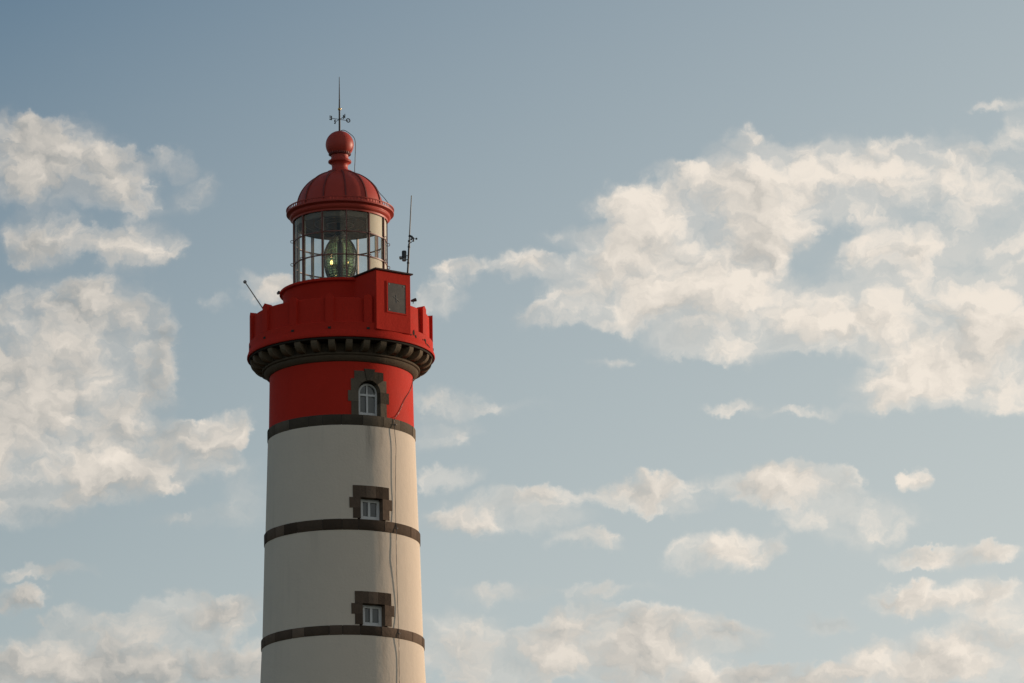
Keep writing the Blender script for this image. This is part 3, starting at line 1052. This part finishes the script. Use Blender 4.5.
def lens_panel(a0, a1):
    bm = bmesh.new()
    for (r0, z0_), (r1, z1_) in zip(body, body[1:]):
        for k in range(2):
            ra, rb = r0 + (r1 - r0) * k / 2, r0 + (r1 - r0) * (k + 1) / 2
            za, zb_ = z0_ + (z1_ - z0_) * k / 2, z0_ + (z1_ - z0_) * (k + 1) / 2
            m = 0.5 * (za + zb_)
            up = 1 if m > 47.6 else -1
            flat = 47.33 < m < 47.62
            pr = [(ra - 0.02, za + 0.004), (ra, za + 0.004), (rb, zb_ - 0.004), (rb - 0.02, zb_ - 0.004)] if flat else [(ra - 0.05, za + 0.006), (ra + (0.016 if up > 0 else -0.004), za + 0.006), (rb + (-0.004 if up > 0 else 0.016), zb_ - 0.006), (rb - 0.05, zb_ - 0.006)]
            lathe(bm, pr, 14, a0, a1, closed_prof=True)
    return obj('lens_panel', bm, PRISM, lens, smooth=25)


L0 = R(-2)
for q in range(4):
    lens_panel(L0 + q * PI / 2 + 0.15, L0 + (q + 1) * PI / 2 - 0.15)
for q in range(4):
    bm = bmesh.new()
    a = L0 + q * PI / 2
    d_ = P(a, 1, 0)
    t_ = Vector((-d_.y, d_.x, 0))
    rows = []
    for (r, z) in body:
        hw_ = 0.088 if z < 48.2 else 0.075
        rows.append([bm.verts.new(d_ * (r + o_) + t_ * s_ * min(hw_, r * 0.6) + ZV * z) for o_, s_ in ((-0.06, -1), (0.03, -1), (0.03, 1), (-0.06, 1))])
    for j, (A, B) in enumerate(zip(rows, rows[1:])):
        if q in (0, 2) and j == 7:       # small gap in the upper part of the frame shows the sky
            for i in (0, 2):
                bm.faces.new((A[i], A[(i + 1) % 4], B[(i + 1) % 4], B[i]))
            continue
        for i in range(4):
            bm.faces.new((A[i], A[(i + 1) % 4], B[(i + 1) % 4], B[i]))
    bm.faces.new(rows[0])
    bm.faces.new(rows[-1][::-1])
    obj('lens_frame', bm, DARK_METAL, lens)
for q in range(8):
    bm = bmesh.new()
    a = L0 + (q // 2) * PI / 2 + (0.15 if q % 2 == 0 else PI / 2 - 0.15) + (0.42 if q % 2 == 0 else -0.42)
    tube(bm, [P(a, r + 0.022, z) for r, z in body], 0.011, 6)
    obj('lens_rib', bm, DARK_METAL, lens)
bm = lathe(bmesh.new(), [(0, 48.40), (0.22, 48.40), (0.24, 48.46), (0.16, 48.54), (0.12, 48.60), (0.12, 48.92), (0, 48.92)], 40)
lathe(bm, [(0.0, 46.905), (0.42, 46.905), (0.42, 46.925), (0, 46.925)], 40)
obj('lens_cap', bm, DARK_METAL, lens, smooth=40)
bm = lathe(bmesh.new(), [(0, 46.93), (0.07, 46.93), (0.05, 47.1), (0.035, 47.42), (0.06, 47.46), (0.06, 47.50), (0, 47.50)], 24)
box(bm, Vector((-0.02, 0, 47.46)), (Vector((1, 0, 0)), Vector((0, 1, 0)), ZV), (0.33, 0.02, 0.015))
obj('lamp_holder', bm, BRASS, lens, smooth=40)
m_, nt_, b_ = new_mat('glint_glow')
b_.inputs['Base Color'].default_value = (0.9, 0.8, 0.5, 1)
b_.inputs['Emission Color'].default_value = (1.0, 0.58, 0.26, 1)
b_.inputs['Emission Strength'].default_value = 9.0
for x_, r_ in ((-0.30, 0.055), (0.27, 0.022)):  # glowing bulbs added off axis, standing in for the lamp's glints in the lens
    bm = bmesh.new()
    bmesh.ops.create_uvsphere(bm, u_segments=16, v_segments=10, radius=r_, matrix=Matrix.Translation((x_, 0, 47.545)) @ Matrix.Diagonal((0.8, 0.8, 1.5, 1)))
    obj('glint_bulb', bm, m_, lens, smooth=60)
for (a, r, h_) in ((R(-42), 0.85, 0.62), (R(40), 0.85, 0.62), (R(150), 0.95, 0.5), (R(-140), 0.95, 0.5)):
    bm = bmesh.new()
    cyl(bm, P(a, r, LZ), P(a, r, LZ + h_), 0.025, seg=8)
    obj('service_post', bm, DARK_METAL, lens)
bm = bmesh.new()
tube(bm, [P(R(-30 - 10 * k), 1.1 + 0.03 * math.sin(k), LZ + 0.08 + 0.055 * k + 0.05 * math.sin(k * 1.3)) for k in range(9)], 0.014, 6)
obj('power_lead', bm, DARK_METAL, lens, smooth=60)

# ------------------------------------------------------------------ vane, aerial and other things on the tower
wv = thing('weather_vane', 'thin pointed grey rod with compass letters standing on the red ball', 'weather vane', (0, 0, 52.14))
bm = bmesh.new()
tube(bm, [(0, 0, 52.13), (0, 0, 52.5), (0, 0, 52.93), (0, 0, 53.3), (0, 0, 54.08)], [0.036, 0.034, 0.030, 0.022, 0.010], 10)
obj('pole', bm, DARK_METAL, wv, smooth=60)
bm = bmesh.new()
ball(bm, (0, 0, 52.932), 0.055)
obj('rod_ball', bm, BRASS, wv, smooth=60)
eu = Vector((-0.30, -0.155, 0))
nu = Vector((0.155, -0.30, 0))
bm = bmesh.new()
tube(bm, [eu * 1.0 + ZV * 52.571, -eu * 1.0 + ZV * 52.571], 0.010, 6)
tube(bm, [nu * 1.0 + ZV * 52.571, -nu * 1.0 + ZV * 52.571], 0.010, 6)
ball(bm, (0, 0, 52.571), 0.040, 12, 8)
obj('compass_arms', bm, DARK_METAL, wv)


def letter(ch, pos, xdir):
    cu = bpy.data.curves.new('letter', 'FONT')
    cu.body = ch
    cu.size = 0.20
    cu.align_x = 'CENTER'
    cu.align_y = 'CENTER'
    cu.extrude = 0.010
    cu.offset = 0.006
    ob = bpy.data.objects.new('letter', cu)
    COL.objects.link(ob)
    dg = bpy.context.evaluated_depsgraph_get()
    dg.update()
    me = bpy.data.meshes.new_from_object(ob.evaluated_get(dg))
    bpy.data.objects.remove(ob)
    xd = xdir.normalized()
    nd = xd.cross(ZV)
    M = Matrix(((xd.x, 0, nd.x, 0), (xd.y, 0, nd.y, 0), (0, 1, 0, 0), (0, 0, 0, 1)))
    me.transform(Matrix.Translation(pos) @ M)
    me.materials.append(DARK_METAL)
    o = bpy.data.objects.new('letter', me)
    COL.objects.link(o)
    o.parent = wv
    o.matrix_parent_inverse = Matrix.Translation(-wv.location)


# seen from the north the letters on the east-west arm read mirrored
letter('E', eu * 0.98 + ZV * 52.571, eu)
letter('O', -eu * 0.98 + ZV * 52.571, eu)
letter('N', nu * 1.0 + ZV * 52.571, nu)
letter('S', -nu * 1.0 + ZV * 52.571, nu)

am = thing('antenna_mast', 'tall thin whip aerial on a short mast at the corner of the red roof hut', 'antenna', (2.24, -2.03, 46.52))
mp = lambda t: Vector((2.225 + 0.155 * t, -2.03, 46.515 + 2.77 * t))
bm = bmesh.new()
cyl(bm, mp(0), mp(0.40), 0.033, seg=12)
cyl(bm, mp(0) - ZV * 0.0, mp(0) + ZV * 0.02, 0.09, seg=12)
obj('mast', bm, DARK_METAL, am, smooth=40)
bm = bmesh.new()
tube(bm, [mp(0.38), mp(0.6), mp(0.8), mp(1.0)], [0.024, 0.021, 0.019, 0.016], 8)
obj('whip', bm, CANE, am, smooth=40)
for t_ in (0.16, 0.36, 0.43):
    bm = bmesh.new()
    cyl(bm, mp(t_) - ZV * 0.03, mp(t_) + ZV * 0.03, 0.046, seg=10)
    obj('clamp', bm, DARK_METAL, am, smooth=40)

wg = thing('wind_gauge', 'tiny black cup wind gauge on an arm beside the whip aerial', 'wind gauge', mp(0.47))
hub = Vector((2.43, -2.08, 47.73))
bm = bmesh.new()
tube(bm, [mp(0.40), Vector((2.36, -2.06, 47.66)), hub], 0.012, 6)
obj('arm', bm, DARK_METAL, wg)
bm = bmesh.new()
cyl(bm, hub - ZV * 0.05, hub + ZV * 0.06, 0.028, seg=10)
obj('hub', bm, DARK_METAL, wg, smooth=40)
for k in range(3):
    bm = bmesh.new()
    a = 0.4 + k * 2 * PI / 3
    e_ = hub + Vector((math.cos(a) * 0.10, math.sin(a) * 0.10, 0.05))
    tube(bm, [hub + ZV * 0.05, e_], 0.008, 6)
    tube(bm, [e_ - Vector((-math.sin(a), math.cos(a), 0)) * 0.03, e_, e_ + Vector((-math.sin(a), math.cos(a), 0)) * 0.035], [0.036, 0.032, 0.008], 10)
    obj('cup', bm, DARK_METAL, wg, smooth=40)
bm = bmesh.new()
box(bm, mp(0.47) + Vector((0.04, -0.02, 0.05)), (Vector((1, 0, -0.5)).normalized(), Vector((0, 1, 0)), Vector((0.5, 0, 1)).normalized()), (0.07, 0.02, 0.035))
obj('vane_plate', bm, DARK_METAL, wg)

cn = thing('signal_horn', 'small black cylinder with a grey base clamped low on the aerial mast', 'horn', (2.117, -2.03, 47.0))
bm = lathe(bmesh.new(), [(0, 47.11), (0.072, 47.11), (0.078, 47.13), (0.078, 47.34), (0.068, 47.37), (0, 47.375)], 24)
bm.transform(Matrix.Translation((2.117, -2.03, 0)))
obj('cylinder', bm, DARK_METAL, cn, smooth=40)
bm = lathe(bmesh.new(), [(0, 47.02), (0.06, 47.02), (0.074, 47.04), (0.074, 47.108), (0, 47.108)], 24)
bm.transform(Matrix.Translation((2.117, -2.03, 0)))
obj('base', bm, GREY_METAL, cn, smooth=40)
bm = lathe(bmesh.new(), [(0, -0.07), (0.055, -0.06), (0.06, 0.0), (0.04, 0.03), (0, 0.035)], 20)
bm.transform(Matrix.Translation((2.02, -2.05, 47.13)) @ Matrix.Rotation(R(80), 4, 'Y'))
obj('side_cap', bm, GREY_METAL, cn, smooth=40)
bm = bmesh.new()
tube(bm, [Vector((2.19, -2.03, 47.2)), mp(0.25)], 0.014, 6)
tube(bm, [Vector((2.18, -2.03, 47.07)), mp(0.20)], 0.014, 6)
obj('bracket', bm, DARK_METAL, cn)

sr = thing('slanting_rod', 'thin pale rod with a ball tip leaning out over the left side of the gallery', 'rod', (-2.52, -0.9, 45.65))
a_, b_ = Vector((-2.42, -0.9, 45.45)), Vector((-3.19, -0.9, 46.645))
bm = bmesh.new()
cyl(bm, a_, b_, 0.022, 0.018, 8)
obj('shank', bm, CANE, sr, smooth=40)
bm = bmesh.new()
ball(bm, b_, 0.06)
obj('tip_ball', bm, GREY_METAL, sr, smooth=60)

fl_ = thing('spot_lamp', 'tiny dark lamp on top of the red parapet just right of the hut', 'lamp', P(R(57), 2.85, 45.69))
c_ = P(R(57.5), 2.87, 45.80)
ax_ = Vector((math.cos(0.3), 0.3, 0.35)).normalized()
bm = bmesh.new()
tube(bm, [c_ - ax_ * 0.09, c_ - ax_ * 0.05, c_ + ax_ * 0.07, c_ + ax_ * 0.09], [0.03, 0.045, 0.06, 0.062], 12)
obj('lamp_body', bm, DARK_METAL, fl_, smooth=40)
bm = bmesh.new()
tube(bm, [P(R(57), 2.87, 45.685), c_], 0.014, 6)
obj('bracket', bm, DARK_METAL, fl_)

rl = thing('rim_lamp', 'small rusty fitting bolted to the left edge of the lantern base rim', 'fitting', P(R(-88), 2.06, 46.43))
c_ = P(R(-86), 2.10, 46.45)
bm = bmesh.new()
ball(bm, c_, 0.05, 10, 8)
obj('lamp_head', bm, GREY_METAL, rl, smooth=60)
bm = bmesh.new()
box(bm, P(R(-86), 2.075, 46.49), (Vector((1, 0, 0)), Vector((0, 1, 0)), ZV), (0.035, 0.05, 0.03))
tube(bm, [P(R(-86), 2.04, 46.43), c_], 0.02, 6)
obj('bracket', bm, DARK_METAL, rl)


def spline(pts, n=12):
    pts = [Vector(p) for p in pts]
    q = [pts[0]] + pts + [pts[-1]]
    out_ = []
    for i in range(1, len(q) - 2):
        p0_, p1, p2, p3 = q[i - 1], q[i], q[i + 1], q[i + 2]
        for k in range(n):
            t = k / n
            out_.append(0.5 * ((2 * p1) + (p2 - p0_) * t + (2 * p0_ - 5 * p1 + 4 * p2 - p3) * t * t + (3 * p1 - p0_ - 3 * p2 + p3) * t ** 3))
    out_.append(pts[-1])
    return out_


bm = bmesh.new()
tube(bm, spline([(0.03, -0.02, 52.16), (0.16, -0.05, 52.17), (0.36, -0.08, 52.03), (0.50, -0.10, 51.86), (0.53, -0.10, 51.60), (0.515, -0.10, 51.1),
                 (0.51, -0.10, 50.66), (0.66, -0.12, 50.60), (0.95, -0.16, 50.41), (1.18, -0.2, 50.17), (1.32, -0.2, 49.93), (1.47, -0.2, 49.76),
                 (1.60, -0.2, 49.58), (1.68, -0.2, 49.45), (1.76, -0.2, 49.37)]), 0.012, 6)
tag(obj('lightning_wire', bm, DARK_METAL, smooth=60), 'thin dark wire hanging from the red ball down beside the dome to its gutter', 'wire')

cp = [(93, 43.50, 0.03), (88, 43.40, 0.022), (82, 43.22, 0.02), (71, 42.85, 0.02), (60.5, 42.48, 0.02), (52, 41.98, 0.022), (48.1, 41.80, 0.024), (46.6, 41.70, 0.062), (46.0, 41.52, 0.062), (45.5, 41.33, 0.062),
      (46.0, 41.0, 0.06), (46.5, 40.69, 0.062), (45.6, 40.2, 0.055), (44.8, 39.5, 0.05), (44.2, 38.8, 0.04), (43.9, 38.1, 0.055), (43.7, 37.85, 0.06), (43.3, 37.4, 0.06), (43.1, 36.9, 0.065), (43.0, 36.2, 0.045),
      (43.2, 35.3, 0.03), (43.3, 34.6, 0.055), (43.1, 34.3, 0.055), (42.6, 33.7, 0.03), (42.0, 32.8, 0.03), (41.5, 30, 0.05), (41.0, 20, 0.05), (41, 8, 0.05), (41, 0.0, 0.05)]
bm = bmesh.new()
# a slack stretch stands off the wall but keeps its line seen square to it
tube(bm, spline([P(math.asin(min(0.9999, r_shaft(z) * math.sin(R(a)) / (r_shaft(z) + s_))) if a < 89 else R(a), r_shaft(z) + s_, z)
                 for a, z, s_ in cp], 10), 0.0095, 6)
cc = obj('conductor_cable', bm, DARK_METAL, smooth=60)
tag(cc, 'long dark cable running down the sunlit side of the tower past all three windows', 'cable')
for z, a in ((41.50, 45.9), (37.97, 43.8), (34.44, 43.2)):
    bm = bmesh.new()
    rr_ = r_shaft(z)
    box(bm, P(R(a), rr_ + 0.05, z), (P(R(a + 90), 1, 0), P(R(a), 1, 0), ZV), (0.03, 0.03, 0.012))
    obj('clip', bm, DARK_METAL, cc)
